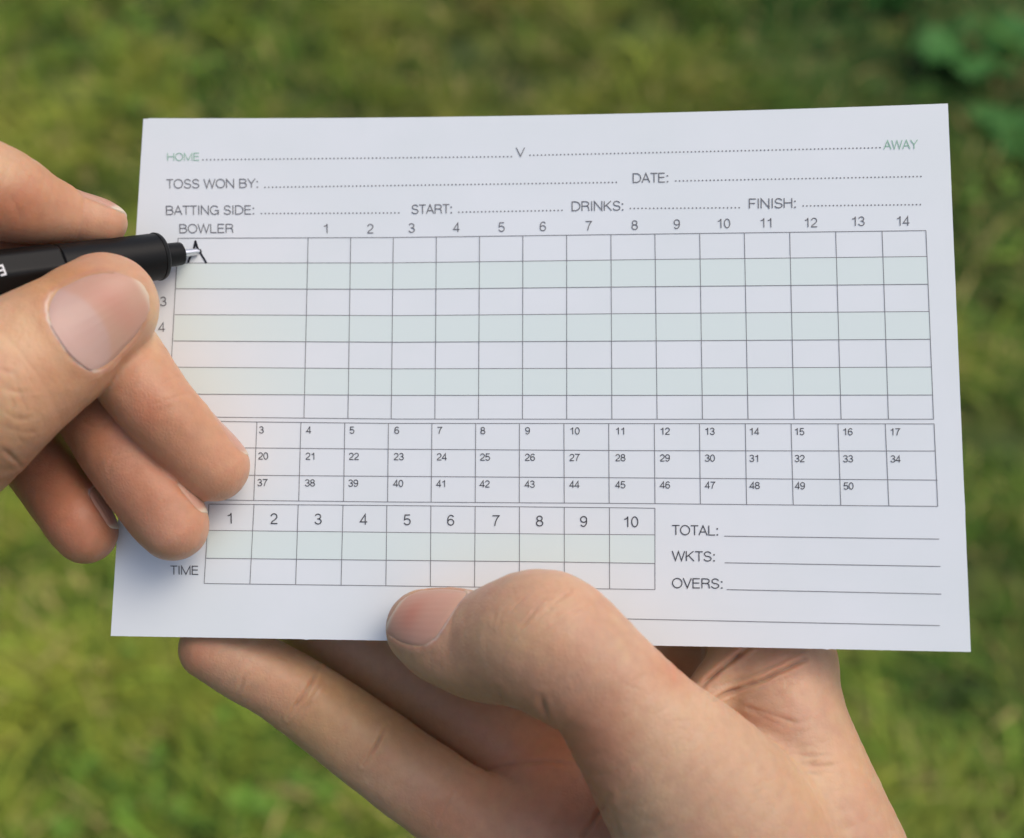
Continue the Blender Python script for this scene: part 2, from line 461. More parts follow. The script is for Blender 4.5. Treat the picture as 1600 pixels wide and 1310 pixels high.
T2 = [([265, 400, 600, 1460], [657.5, 659.5, 661.75, 662.6]), ([262, 375, 600, 1000, 1461], [698.5, 700, 702, 704.4, 705]),
      ([260, 400, 600, 1000, 1465], [741, 743, 744.5, 747, 750.4]), ([258, 375, 600, 1000, 1465.4], [780, 782, 784.5, 787, 791.5])]
for xs, ys in T2: rule(list(zip(xs, ys)), .06)
vt = [265, 333, 401.5, 470.3, 538.8, 607, 675, 743.4, 811.8, 881.2, 951.2, 1022.5, 1093.1, 1164.7, 1236.2, 1309.5, 1383.4, 1459.7]
vb = [258, 327, 396.5, 466.8, 536.8, 605.7, 673.7, 742.6, 811.5, 881.8, 952, 1023.6, 1094.5, 1166.7, 1239.6, 1313.9, 1389, 1465.4]
for a_, b_ in zip(vt, vb): rule([(a_, np.interp(a_, *T2[0])), (b_, np.interp(b_, *T2[3]))], .08)
T3 = [([327, 600, 1000, 1023.5], [788, 790, 794, 794.5]), ([325, 600, 881, 1023.5], [829, 832, 835, 836]), ([322.5, 600, 881, 1023.5], [872.5, 875.5, 878.5, 880.7]), ([319, 600, 1023.5], [912, 915.5, 921.5])]
for xs, ys in T3: rule(list(zip(xs, ys)), .06)
vt = [326.5, 397, 466, 536, 604.5, 673.4, 742.6, 811.8, 881.8, 952.4, 1023.5]; vb = [319, 390.5, 462, 533, 603, 672.5, 741.5, 811.5, 881.8, 952.6, 1023.5]
for a_, b_ in zip(vt, vb): rule([(a_, np.interp(a_, *T3[0])), (b_, np.interp(b_, *T3[3]))], .08)
for a_, b_ in (((1131.6, 838), (1467.5, 842.6)), ((1132.3, 879.6), (1469.5, 885.4)), ((1135.7, 921.5), (1470.8, 928.6)), ((800, 963.5), (1468.5, 977.8))):
    p = Print(); p.longline([a_, b_], LW + .15); p.build('ruled_line', line_ink, .06)
for a_, b_ in (((317, 250), (799, 245)), ((828, 243), (1375, 231)), ((414, 293), (963, 285.3)), ((1056, 283), (1439, 276)), ((408.5, 334), (623, 333)),
               ((717, 331.8), (878, 329)), ((985, 326), (1155, 324.8)), ((1255, 322), (1438, 320))):
    n = int(round(math.hypot(b_[0] - a_[0], b_[1] - a_[1]) / 6.0)); p = Print()
    for i in range(n + 1): p.dot((a_[0] + (b_[0] - a_[0]) * i / n, a_[1] + (b_[1] - a_[1]) * i / n), 1.25)
    p.build('dotted_line', glare_ink, .06)

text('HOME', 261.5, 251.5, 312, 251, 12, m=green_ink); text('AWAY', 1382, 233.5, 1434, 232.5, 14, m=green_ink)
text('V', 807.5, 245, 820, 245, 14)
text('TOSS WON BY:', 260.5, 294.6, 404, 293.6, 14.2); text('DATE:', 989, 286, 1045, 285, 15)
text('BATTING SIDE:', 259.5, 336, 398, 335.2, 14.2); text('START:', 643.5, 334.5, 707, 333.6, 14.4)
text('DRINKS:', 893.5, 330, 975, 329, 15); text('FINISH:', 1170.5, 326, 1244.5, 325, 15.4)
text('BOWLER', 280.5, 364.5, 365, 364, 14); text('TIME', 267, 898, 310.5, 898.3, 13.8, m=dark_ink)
text('TOTAL:', 1051, 836, 1123, 837, 15.4, m=dark_ink); text('WKTS:', 1051.3, 876.5, 1118, 877.5, 15.4, m=dark_ink); text('OVERS:', 1051, 919, 1130, 920, 15.6, m=dark_ink)
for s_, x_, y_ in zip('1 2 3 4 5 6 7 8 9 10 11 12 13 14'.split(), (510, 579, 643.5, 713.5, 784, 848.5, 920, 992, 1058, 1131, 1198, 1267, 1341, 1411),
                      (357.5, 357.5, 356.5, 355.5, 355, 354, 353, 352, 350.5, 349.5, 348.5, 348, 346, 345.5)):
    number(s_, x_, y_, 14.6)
c1 = [270, 337, 404, 478, 545.5, 615.5, 682.5, 750, 820, 889.5, 961, 1030.5, 1100.5, 1170, 1240.5, 1316, 1390]
n_ = 1
for row, y0, y1 in ((0, 671.5, 675), (1, 712, 717.3), (2, 753.5, 760)):
    for i in range(17):
        if n_ > 50: break
        number(str(n_), c1[i] + 1.2 + row * float(np.interp(c1[i], [400, 800, 1390], [-1.3, -.4, .9])), y0 + (y1 - y0) * i / 16, 10.8, left=True, sl=.004, wt=.115, m=dark_ink); n_ += 1
for i, x_ in enumerate((360, 428.5, 497.5, 568.5, 636.5, 704.5, 775, 843.5, 912.5, 986)):
    number(str(i + 1), x_, 810 + .62 * i, 16.5, sl=.004, m=dark_ink)
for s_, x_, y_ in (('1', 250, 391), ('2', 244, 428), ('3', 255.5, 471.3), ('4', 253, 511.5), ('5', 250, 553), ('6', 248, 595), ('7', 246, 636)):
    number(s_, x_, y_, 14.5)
# the first hand-written letter, an A
p = Print()
p.line([(305.5, 376.5), (303.5, 386), (301, 395), (296.5, 403), (293.8, 410.5)], 3.2); p.line([(305, 376), (307.5, 384), (310, 391)], 3.0); p.dot((312.5, 393.5), 3.0)
p.line([(304.6, 377), (307.5, 386), (313, 395.5), (318, 403.5), (322.6, 411.5)], 3.0)
p.line([(298, 394.5), (305, 391.5), (314, 390.5)], 2.4)
p.build('handwritten_letter', marker, .12)

# ------------------------------------------------------------------ hands as smooth bodies grown round finger bones
def catmull(P, n):
    P = np.asarray(P, float); Q = np.concatenate([[2 * P[0] - P[1]], P, [2 * P[-1] - P[-2]]])
    out = []
    for i in range(1, len(Q) - 2):
        for j in range(n):
            t = j / n
            out.append(.5 * ((2 * Q[i]) + (-Q[i - 1] + Q[i + 1]) * t + (2 * Q[i - 1] - 5 * Q[i] + 4 * Q[i + 1] - Q[i + 2]) * t * t + (-Q[i - 1] + 3 * Q[i] - 3 * Q[i + 1] + Q[i + 2]) * t ** 3))
    out.append(Q[-2]); return np.array(out)

class Chain:
    """bones given as (u, v, distance, radius in px) rows; flat = (axis, factor>1 makes it thinner along axis)"""
    def __init__(s, rows, k=2.0, flat=None, sub=4, depth_r=None):
        P = [list(at(u, v, z)) + [r * z / FPX] for u, v, z, r in rows]
        C = catmull(P, sub)
        s.flat = None
        if flat is not None:
            n = np.array(flat[0], float); n /= np.linalg.norm(n); s.flat = np.eye(3) + (flat[1] - 1) * np.outer(n, n)
        s.P = C[:, :3]; s.r = C[:, 3]; s.k = k
        s.lo = (s.P - s.r[:, None]).min(0) - 5; s.hi = (s.P + s.r[:, None]).max(0) + 5
    def d(s, X):
        P = s.P; 
        if s.flat is not None: X = X @ s.flat; P = P @ s.flat
        best = np.full(len(X), 1e9)
        for i in range(len(P) - 1):
            a, b_ = P[i], P[i + 1]; ab = b_ - a; L2 = ab @ ab
            if L2 < 1e-9: continue
            w = X - a; t = np.clip(w @ ab / L2, 0, 1)
            q = w - t[:, None] * ab
            np.minimum(best, np.sqrt(np.einsum('ij,ij->i', q, q)) - (s.r[i] + t * (s.r[i + 1] - s.r[i])), out=best)
        return best

def sdf(chains, X):
    out = np.full(len(X), 9.0)
    for c in chains:
        m = ((X > c.lo) & (X < c.hi)).all(1)
        if not m.any(): continue
        d = np.full(len(X), 9.0); d[m] = np.minimum(c.d(X[m]), 9.0)
        h = np.clip(c.k - np.abs(out - d), 0, None) / c.k
        out = np.minimum(out, d) - h * h * c.k * .25
    return out

def surface(chains, vox):
    lo_ = np.min([c.lo for c in chains], 0) - 1; hi_ = np.max([c.hi for c in chains], 0) + 1
    f = 4
    nc = np.ceil((hi_ - lo_) / (vox * f)).astype(int) + 1
    gc = [lo_[i] + np.arange(nc[i]) * vox * f for i in range(3)]
    X = np.stack(np.meshgrid(*gc, indexing='ij'), -1).reshape(-1, 3)
    D = sdf(chains, X).reshape(nc)
    band = np.abs(D) < vox * f * 1.25
    fine = np.repeat(np.repeat(np.repeat(D, f, 0), f, 1), f, 2).astype(np.float32)
    mask = np.repeat(np.repeat(np.repeat(band, f, 0), f, 1), f, 2)
    ix = np.argwhere(mask)
    # fine sample i sits at lo + (i - f/2 + .5) * vox so coarse sample is centred in its block
    Xf = lo_ + (ix - f / 2 + .5) * vox
    fine[mask] = sdf(chains, Xf)
    ins = fine < 0
    sh = np.array(fine.shape) - 1
    cs = [(i, j, k) for i in (0, 1) for j in (0, 1) for k in (0, 1)]
    cnt = sum(ins[i:sh[0] + i, j:sh[1] + j, k:sh[2] + k].astype(np.int8) for i, j, k in cs)
    act = (cnt > 0) & (cnt < 8)
    A = np.argwhere(act); vid = np.full(act.shape, -1, np.int64); vid[act] = np.arange(len(A))
    V = lo_ + (A + .5 - f / 2 + .5) * vox
    F = []
    for ax in range(3):
        s0 = [slice(None)] * 3; s1 = [slice(None)] * 3
        s0[ax] = slice(0, -1); s1[ax] = slice(1, None)
        e = ins[tuple(s0)] != ins[tuple(s1)]
        E_ = np.argwhere(e)
        o1, o2 = [(1, 2), (2, 0), (0, 1)][ax]
        ok = (E_[:, o1] > 0) & (E_[:, o2] > 0) & (E_[:, o1] < sh[o1]) & (E_[:, o2] < sh[o2]); E_ = E_[ok]
        q = []
        for a_, b_ in ((-1, -1), (0, -1), (0, 0), (-1, 0)):
            t = E_.copy(); t[:, o1] += a_; t[:, o2] += b_; q.append(vid[t[:, 0], t[:, 1], t[:, 2]])
        q = np.stack(q, 1)
        flip = ins[E_[:, 0], E_[:, 1], E_[:, 2]]
        q[~flip] = q[~flip][:, ::-1]; F.append(q)
    F = np.concatenate(F); F = F[(F >= 0).all(1)]
    V = V - project_step(chains, V)[0]
    return V, F

def project_step(chains, V, h=.12):
    d = sdf(chains, V)
    g_ = np.stack([sdf(chains, V + np.eye(3)[i] * h) - d for i in range(3)], 1) / h
    L = np.linalg.norm(g_, axis=1, keepdims=True); L = np.maximum(L, .2)
    return g_ / L ** 2 * np.clip(d, -1, 1)[:, None], g_ / L, d

def relax(V, F, it=4, lam=.5):
    """even the net out a little"""
    E_ = np.concatenate([F[:, [0, 1]], F[:, [1, 2]], F[:, [2, 3]], F[:, [3, 0]]])
    n = len(V); cnt = np.bincount(E_.ravel(), minlength=n)[:, None].astype(float)
    for _ in range(it):
        s = np.stack([np.bincount(E_[:, 0], V[E_[:, 1], i], n) + np.bincount(E_[:, 1], V[E_[:, 0], i], n) for i in range(3)], 1)
        V = V + lam * (s / np.maximum(cnt, 1) - V)
    return V

def refine(chains, V, F, sel):
    """split the chosen quads in four, keeping the net watertight"""
    Fs = F[sel]; n = len(V)
    E_ = np.stack([Fs, np.roll(Fs, -1, 1)], -1).reshape(-1, 2); Es = np.sort(E_, 1)
    key = Es[:, 0].astype(np.int64) * n + Es[:, 1]
    uk, inv = np.unique(key, return_inverse=True)
    mid = (V[uk // n] + V[uk % n]) / 2; cen = V[Fs].mean(1)
    m = n + inv.reshape(-1, 4); c = n + len(uk) + np.arange(len(Fs))
    new = [np.stack([Fs[:, i], m[:, i], c, m[:, i - 1]], 1) for i in range(4)]
    V2 = np.concatenate([V, mid, cen])
    Fu = F[~sel]; k2 = np.sort(np.stack([Fu, np.roll(Fu, -1, 1)], -1), -1); k2 = k2[..., 0].astype(np.int64) * n + k2[..., 1]
    pos = np.clip(np.searchsorted(uk, k2), 0, len(uk) - 1); hit = uk[pos] == k2
    keep = ~hit.any(1); quads = np.concatenate(new + [Fu[keep]])
    ng = []
    for f, h, p_ in zip(Fu[~keep], hit[~keep], pos[~keep]):
        r = []
        for i in range(4):
            r.append(int(f[i]))
            if h[i]: r.append(n + int(p_[i]))
        ng.append(r)
    V2[n:] = V2[n:] - project_step(chains, V2[n:])[0]
    return V2, quads, ng

def poly_dist(U, W, pts):
    best = np.full(len(U), 1e9)
    for a, b_ in zip(pts[:-1], pts[1:]):
        ax, ay = a; bx, by = b_; L2 = (bx - ax) ** 2 + (by - ay) ** 2
        t = np.clip(((U - ax) * (bx - ax) + (W - ay) * (by - ay)) / L2, 0, 1)
        best = np.minimum(best, np.hypot(U - ax - t * (bx - ax), W - ay - t * (by - ay)))
    return best

class Nail:
    """frame: c on the finger, a towards the tip, n outwards; half length and half width in mm"""
    def __init__(s, u, v, z, a, n, hl, hw, shear=0.0, R=10.0, moon=.0, free=.12, pw=3.0, ch=0):
        s.ch = ch
        s.c = at(u, v, z); s.a = np.array(a, float); s.a /= np.linalg.norm(s.a)
        n = np.array(n, float); n -= s.a * (n @ s.a); s.n = n / np.linalg.norm(n); s.w = np.cross(s.a, s.n)
        s.hl, s.hw, s.shear, s.R, s.moon, s.free, s.pw = hl, hw, shear, R, moon, free, pw
    def coords(s, X):
        D = X - s.c; A_ = D @ s.a; W_ = D @ s.w; N_ = D @ s.n
        ang = np.arctan2(W_, np.maximum(N_ + s.R * .0, 1e-3) + 0 * N_)
        r = np.hypot(W_, N_)
        arc_ = np.where(N_ > -2, ang * s.R, 99)
        return (A_ - s.shear * arc_), arc_, N_
    def level(s, A_, T_):
        """superellipse level: 1 on the rim; squarer at the tip"""
        x = A_ / s.hl; y = T_ / s.hw
        return (np.abs(x) ** s.pw + np.abs(y) ** s.pw) ** (1 / s.pw)

def hand_mesh(root, chains, vox, nails, creases, ridges, patches, base_col, material, seed):
    V, F = surface(chains, vox)
    V = relax(V, F, 3, .5)
    V = V - project_step(chains, V)[0]
    V = relax(V, F, 1, .4)
    U, W = px(V); N0 = project_step(chains, V)[1]
    vis = (-(N0 * V).sum(1) > -8) & (U > -40) & (U < 1640) & (W < 1350) & (W > -40)
    V, F, ngons = refine(chains, V, F, vis[F].any(1))
    t1 = V[F[:, 2]] - V[F[:, 0]]; t2 = V[F[:, 3]] - V[F[:, 1]]; fn = np.cross(t1, t2)
    N_ = np.stack([np.bincount(F.ravel(), np.repeat(fn[:, i], 4), len(V)) for i in range(3)], 1)
    if (N_[:len(N0)] * N0).sum() < 0: N_ = -N_
    N_ /= np.maximum(np.linalg.norm(N_, axis=1, keepdims=True), 1e-6)
    U, W = px(V)
    face = np.clip(-(N_ * (V / np.linalg.norm(V, axis=1, keepdims=True))).sum(1), 0, 1)
    disp = .10 * vnoise(V, .22, seed) + .05 * vnoise(V, .6, seed + 1)
    col = np.tile(np.array(base_col, float), (len(V), 1))
    # broad natural mottling
    m = (.5 + .5 * vnoise(V, .12, seed + 2))[:, None]; col = col * (1 - .5 * m) + np.array([.57, .285, .175]) * .5 * m
    m = np.clip(vnoise(V, .35, seed + 3), 0, 1)[:, None]; col = col * (1 - .3 * m) + np.array([.62, .45, .26]) * .3 * m
    for (u, v, ru, rv, c, amt) in patches:
        m = np.exp(-(((U - u) / ru) ** 2 + ((W - v) / rv) ** 2))[:, None] * amt
        c = np.array(c) * (.97, .95, .82)
        col = col * (1 - m) + np.array(c) * m
    for pts, w, dep in creases:
        pts_ = catmull(np.array(pts, float), 5)
        t_ = poly_dist(U + 2.2 * vnoise(V, .5, seed + 9), W, pts_)
        var = .55 + .45 * vnoise(V, .45, seed + 17); L_ = [np.hypot(U - e_[0], W - e_[1]) for e_ in (pts_[0], pts_[-1])]
        Lt = np.hypot(*(pts_[0] - pts_[-1])); fade_ = np.clip(np.minimum(*L_) / min(22, Lt * .3), .2, 1)
        g_ = np.exp(-np.abs(t_ / w) ** 1.5) * np.clip(face * 3, 0, 1) * var * fade_
        disp -= dep * 1.25 * g_; disp += dep * .22 * np.exp(-((t_ - 2.6 * w) / (1.6 * w)) ** 2) * np.clip(face * 3, 0, 1)
        cc = (min(1, dep * 1.8) * .70 * g_)[:, None]; col = col * (1 - cc) + np.array([.40, .17, .11]) * cc  # groove shade put into the skin colour along each crease
    for (u, v, ru, rv, dx_, dy_, lam, amp) in ridges:
        ph = (U * dx_ + W * dy_) / math.hypot(dx_, dy_) + lam * .8 * vnoise(V, .28, seed + 50) + lam * .35 * vnoise(V, .9, seed + 51)
        wv = 1 - np.abs(np.sin(math.pi * ph / lam)); wv = wv ** 3
        wv *= np.clip(.55 + .6 * vnoise(V, .5, seed + 52), 0, 1) * np.exp(-(((U - u) / ru) ** 2 + ((W - v) / rv) ** 2)) * np.clip(face * 2, 0, 1)
        disp -= amp * wv; cc = (wv * min(.3, amp * 2.2))[:, None]; col = col * (1 - cc) + np.array([.45, .20, .12]) * cc  # wrinkle grooves get shade in their colour too
    for nl in nails:
        A_, T_, H_ = nl.coords(V); L = nl.level(A_, T_)
        near = (np.linalg.norm(V - nl.c, axis=1) < nl.hl * 2.6) & (H_ > -1)
        near &= chains[nl.ch].d(V) < .35
        e = (L - 1) * min(nl.hl, nl.hw)
        tipside = np.clip((A_ / nl.hl - .55) / .3, 0, 1)            # no fold past the free edge
        fold = .12 * np.exp(-((e - .7) / .8) ** 2) * (1 - .85 * tipside)
        bed = -.34 / (1 + np.exp((e + .36) * 8))
        disp = disp + np.where(near, fold + bed, 0)
        rim = (np.exp(-((e - .2) / .35) ** 2) * (1 - tipside) * near)[:, None] * .40
        col = col * (1 - rim) + np.array([.50, .23, .16]) * rim
        cut = (np.exp(-((e - .02 + .12 * vnoise(V, 1.1, seed + 77)) / .15) ** 2) * np.clip(-A_ / nl.hl - .55, 0, 1) * 2.2 * near)[:, None].clip(0, .6)
        col = col * (1 - cut) + np.array([.82, .70, .62]) * cut
    V2 = V + N_ * disp[:, None]
    col = col.clip(0, 1)
    o = make_mesh('skin', to_world(V2), (F, ngons), material, root, smooth=True, colors=col)
    for nl in nails:
        na, nb = 30, 26
        vv = []; cc = []
        for i in range(na + 1):
            rad = i / na
            for j in range(4 * nb):
                th = 2 * math.pi * j / (4 * nb)
                c_, s_ = math.cos(th), math.sin(th); wob_ = 1 + .010 * math.sin(5 * th + seed) + .007 * math.sin(11 * th + 2 * seed)
                q = (abs(c_) ** nl.pw + abs(s_) ** nl.pw) ** (-1 / nl.pw) * wob_
                x, y = rad * q * c_, rad * q * s_
                vv.append((x, y, rad))
        vv = np.array(vv); x, y, rad = vv.T
        T_ = y * nl.hw; A_ = x * nl.hl + nl.shear * T_
        ang = T_ / nl.R
        dirn = np.cos(ang)[:, None] * nl.n + np.sin(ang)[:, None] * nl.w
        base = nl.c + A_[:, None] * nl.a
        t = np.full(len(base), 16.0)
        for _ in range(60):
            Pq = base + dirn * t[:, None]
            d = np.minimum(chains[nl.ch].d(Pq), 4.0)
            t = t - d * .85
        # a nail is smoother than the flesh: fit the height by a low order surface
        bx = [np.ones_like(x), x, y, x * x, x * y, y * y, x ** 3, x * x * y, x * y * y, y ** 3, y ** 4, x * x * y * y]
        B_ = np.stack(bx, 1); coef = np.linalg.lstsq(B_, t, rcond=None)[0]; t = B_ @ coef
        lift = .05 - .26 * np.clip((rad - .80) / .2, 0, 1) ** 2 * np.where(x > .6, .25, 1)
        lift = lift + .01 * np.sin(y * 34) + .16 * np.clip(x - .62, 0, 1)
        t = t + lift
        top = base + dirn * t[:, None]
        bot = base + dirn * (t - .55)[:, None]
        # colour: pink bed, pale half moon at the root, whitish free edge
        c = np.tile(np.array([.55, .305, .225]), (len(x), 1))
        mott = np.exp(-(((x - .25) / .35) ** 2 + ((y + .1) / .5) ** 2))[:, None] * .75
        c = c * (1 - mott) + np.array([.53, .215, .155]) * mott
        pale = (.5 + .5 * vnoise(np.stack([x, y], 1), 2.2, seed + 31))[:, None] * .4
        c = c * (1 - pale) + np.array([.54, .39, .27]) * pale
        if nl.moon > 0:
            lm_ = 1 / (1 + np.exp((np.hypot((x + 1.05), y * .85) - nl.moon) * 40)); lm_ = lm_[:, None] * .65
            c = c * (1 - lm_) + np.array([.55, .375, .33]) * lm_
        fr = 1 / (1 + np.exp(-(x + .06 * np.abs(y) ** 2 - (1 - nl.free)) * 40)); fr = fr[:, None] * .85
        c = c * (1 - fr) + np.array([.70, .60, .46]) * fr
        n = len(x); K = 4 * nb; Fq = []
        for i in range(na):
            for j in range(K):
                a0 = i * K + j; a1 = i * K + (j + 1) % K
                Fq.append((a0, a1, a1 + K, a0 + K)); Fq.append((a0 + n, a0 + K + n, a1 + K + n, a1 + n))
        for j in range(K):
            a0 = na * K + j; a1 = na * K + (j + 1) % K; Fq.append((a0, a1, a1 + n, a0 + n))
        Fq = np.array(Fq)
        # orient outward
        make_mesh('fingernail', to_world(np.concatenate([top, bot])), Fq[:, ::-1] if np.dot(np.cross(nl.a, nl.w), nl.n) < 0 else Fq, nail_m, root, smooth=True, colors=np.concatenate([c, c]))
    return o

skin, nt, b = mat('skin', (.6, .4, .3), .46)
b.inputs['Subsurface Weight'].default_value = 1.0
b.inputs['Subsurface Radius'].default_value = (1.0, .38, .20)
b.inputs['Subsurface Scale'].default_value = .0011
b.inputs['Specular IOR Level'].default_value = .40
an = nt.nodes.new('ShaderNodeAttribute'); an.attribute_name = 'Col'
tc = nt.nodes.new('ShaderNodeTexCoord')
nz = nt.nodes.new('ShaderNodeTexNoise'); nz.inputs['Scale'].default_value = 520; nz.inputs['Detail'].default_value = 5
nt.links.new(tc.outputs['Object'], nz.inputs['Vector'])
mx = nt.nodes.new('ShaderNodeMix'); mx.data_type = 'RGBA'; mx.blend_type = 'OVERLAY'; mx.inputs['Factor'].default_value = .14
nt.links.new(an.outputs['Color'], mx.inputs['A']); nt.links.new(nz.outputs['Color'], mx.inputs['B'])
hs = nt.nodes.new('ShaderNodeHueSaturation'); nt.links.new(nz.outputs['Fac'], mx.inputs['B'])
nt.links.new(mx.outputs['Result'], b.inputs['Base Color']); nt.nodes.remove(hs)
v1 = nt.nodes.new('ShaderNodeTexVoronoi'); v1.inputs['Scale'].default_value = 1300; v1.feature = 'DISTANCE_TO_EDGE'
nt.links.new(tc.outputs['Object'], v1.inputs['Vector'])
n2 = nt.nodes.new('ShaderNodeTexNoise'); n2.inputs['Scale'].default_value = 1500; n2.inputs['Detail'].default_value = 4
mp = nt.nodes.new('ShaderNodeMapping'); mp.inputs['Scale'].default_value = (1, .35, 1); mp.inputs['Rotation'].default_value = (0, 0, .8)
nt.links.new(tc.outputs['Object'], mp.inputs['Vector']); nt.links.new(mp.outputs['Vector'], n2.inputs['Vector'])
ad = nt.nodes.new('ShaderNodeMath'); ad.operation = 'ADD'
nt.links.new(v1.outputs['Distance'], ad.inputs[0]); nt.links.new(n2.outputs['Fac'], ad.inputs[1])
bp = nt.nodes.new('ShaderNodeBump'); bp.inputs['Strength'].default_value = .36; bp.inputs['Distance'].default_value = .00016
nt.links.new(ad.outputs[0], bp.inputs['Height']); nt.links.new(bp.outputs['Normal'], b.inputs['Normal'])
nail_m, nt, b = mat('fingernail', (.66, .38, .33), .36)
an = nt.nodes.new('ShaderNodeAttribute'); an.attribute_name = 'Col'
nt.links.new(an.outputs['Color'], b.inputs['Base Color'])
b.inputs['Subsurface Weight'].default_value = .4; b.inputs['Subsurface Radius'].default_value = (1, .5, .35); b.inputs['Subsurface Scale'].default_value = .0008
b.inputs['Specular IOR Level'].default_value = .30

RED = (.56, .22, .13); TAN = (.70, .50, .34); YEL = (.70, .49, .27); PINK = (.68, .38, .30)

# --- the hand that holds the card from below
hold = empty('hand', to_world(at(1250, 1400, 200))[0], 'bare hand from the lower right gripping the card, thumb on top', 'hand')
FZ = (0, 0, 1)
chains_r = [
    # fingers behind the card
    Chain([(330, 1012, 210.5, 50), (385, 1040, 211, 56), (430, 1064, 212, 57), (472, 1090, 213, 60), (560, 1153, 215, 65), (640, 1212, 216, 68), (718, 1268, 216.5, 72), (830, 1350, 217, 95), (980, 1450, 215, 120)], k=2.0),
    Chain([(400, 880, 223, 56), (470, 938, 225, 66), (560, 1001, 227, 71), (642, 1058, 228.5, 73), (726, 1110, 229, 74), (804, 1162, 228, 80), (900, 1250, 223, 100), (1040, 1390, 216, 120)], k=.6),
    Chain([(520, 800, 215, 52), (640, 850, 215.5, 60), (760, 905, 216, 66), (880, 965, 217.5, 72), (990, 1060, 221, 86), (1080, 1200, 219, 110), (1120, 1380, 214, 120)], k=1.5),
    Chain([(500, 1120, 232, 40), (590, 1185, 233, 46), (690, 1255, 233, 52), (800, 1330, 229, 70), (960, 1440, 222, 100)], k=1.5),
    # palm
    Chain([(850, 1300, 217, 95), (960, 1380, 214, 120), (1080, 1480, 208, 140), (1200, 1640, 204, 160), (1290, 1840, 200, 165)], k=5.0),
    Chain([(870, 1240, 219, 55), (940, 1205, 222, 78), (1040, 1180, 218, 95), (1150, 1300, 210, 120), (1200, 1500, 205, 140)], k=5.0),
    # side of the hand and wrist seen right of the thumb
    Chain([(1175, 950, 213, 88), (1205, 1020, 211, 98), (1212, 1080, 209, 99), (1222, 1140, 206, 104), (1240, 1210, 204, 116), (1262, 1290, 202, 130), (1300, 1420, 200, 150), (1350, 1640, 198, 165), (1400, 1850, 196, 170)], k=5.0),
    Chain([(1010, 1000, 224, 60), (1070, 1080, 219, 70), (1130, 1160, 211, 80), (1180, 1260, 205, 100)], k=3.0),
    Chain([(1165, 985, 208, 36), (1140, 1030, 205.5, 32), (1108, 1080, 204, 34), (1090, 1130, 202, 40)], k=3.0),
    # thumb
    Chain([(664, 982, 196, 61), (700, 996, 194.3, 76), (758, 1010, 191.5, 86), (806, 1002, 188.5, 100), (852, 1003, 186.0, 112), (903, 1038, 184.5, 104), (949, 1077, 184.0, 99), (1013, 1158, 185, 116), (1072, 1227, 188, 139),
           (1130, 1308, 191, 160), (1180, 1410, 194, 168), (1240, 1560, 195, 170), (1300, 1800, 195, 175)], k=2.4, flat=(FZ, 1.12)),
]
nails_r = [Nail(677, 988, 195.6, (-1, -.02, .30), (.05, -.60, -.80), 6.0, 5.9, shear=-.42, R=7.0, moon=.0, free=.10, ch=9)]
cre_r = [
    ([(500, 1044), (478, 1080), (450, 1122)], 2.2, .5), ([(512, 1052), (492, 1086), (466, 1128)], 2.2, .2),
    ([(606, 1132), (590, 1160), (566, 1196)], 2.2, .55), ([(710, 1240), (698, 1262), (684, 1290)], 2.4, .25),
    ([(384, 1052), (378, 1066), (370, 1086)], 3, .2),
    ([(752, 1208), (790, 1196), (850, 1190), (890, 1196)], 3, .45),
    ([(905, 1315), (925, 1285), (944, 1258), (950, 1245)], 4, .6), ([(955, 1262), (962, 1290), (972, 1315)], 3, .3),
    ([(1094, 1077), (1118, 1052), (1152, 1026), (1170, 1012)], 3.0, .9), ([(1114, 1093), (1150, 1078), (1204, 1057), (1256, 1032)], 2.8, .95),
    ([(1150, 1100), (1190, 1112), (1240, 1128), (1262, 1126)], 3, .22), ([(1170, 1108), (1200, 1125), (1225, 1134)], 3, .2), ([(1130, 1070), (1180, 1052), (1230, 1030)], 3, .2),
    ([(1235, 1175), (1262, 1182), (1300, 1180)], 2.4, .12), ([(1240, 1190), (1270, 1196), (1310, 1196)], 2.4, .12), ([(1250, 1206), (1280, 1210)], 2.2, .1),
    ([(788, 1104), (782, 1090), (776, 1078)], 4, .5), ([(858, 1130), (850, 1108), (846, 1090)], 4, .45), ([(820, 1114), (816, 1098)], 4, .3),
    ([(790, 965), (812, 940), (835, 922)], 2.0, .10), ([(808, 990), (832, 958), (858, 928)], 2.0, .16), ([(826, 988), (856, 952), (892, 925)], 2.0, .15), ([(842, 995), (885, 962), (925, 946)], 2.0, .13), ([(770, 975), (776, 955), (792, 935)], 2, .08), ([(780, 1040), (800, 1005), (822, 985)], 2, .07),
    ([(780, 985), (784, 965), (796, 945)], 2.0, .08), ([(965, 1085), (985, 1066), (1005, 1056)], 2, .06), ([(975, 1070), (1000, 1078), (1012, 1086)], 2, .06),
]
pat_r = [
    (800, 1000, 70, 50, (.72, .49, .30), .4), (870, 930, 60, 50, (.74, .47, .33), .5), (1060, 1130, 110, 110, (.69, .48, .35), .6), (1000, 1250, 60, 90, (.66, .49, .35), .5),
    (870, 1160, 90, 60, RED, .85), (720, 1110, 170, 75, (.44, .21, .135), .85), (900, 1240, 90, 90, (.50, .20, .12), .85), (700, 1280, 90, 60, (.50, .24, .15), .75), (520, 1120, 200, 90, (.50, .31, .165), .75), (300, 1030, 40, 40, RED, .55), (420, 1090, 60, 40, (.64, .34, .25), .5),  # shade under card and thumb put into skin colour, along with palm redness
    (560, 1140, 50, 40, (.68, .44, .29), .5), (1060, 1040, 40, 40, RED, .7), (1200, 1120, 70, 25, RED, .22), (1300, 1210, 60, 60, (.75, .50, .33), .5), (1240, 1060, 50, 40, (.74, .46, .34), .5), (700, 1045, 50, 20, (.70, .40, .28), .4),
    (1180, 1250, 60, 90, (.66, .47, .34), .4),
]
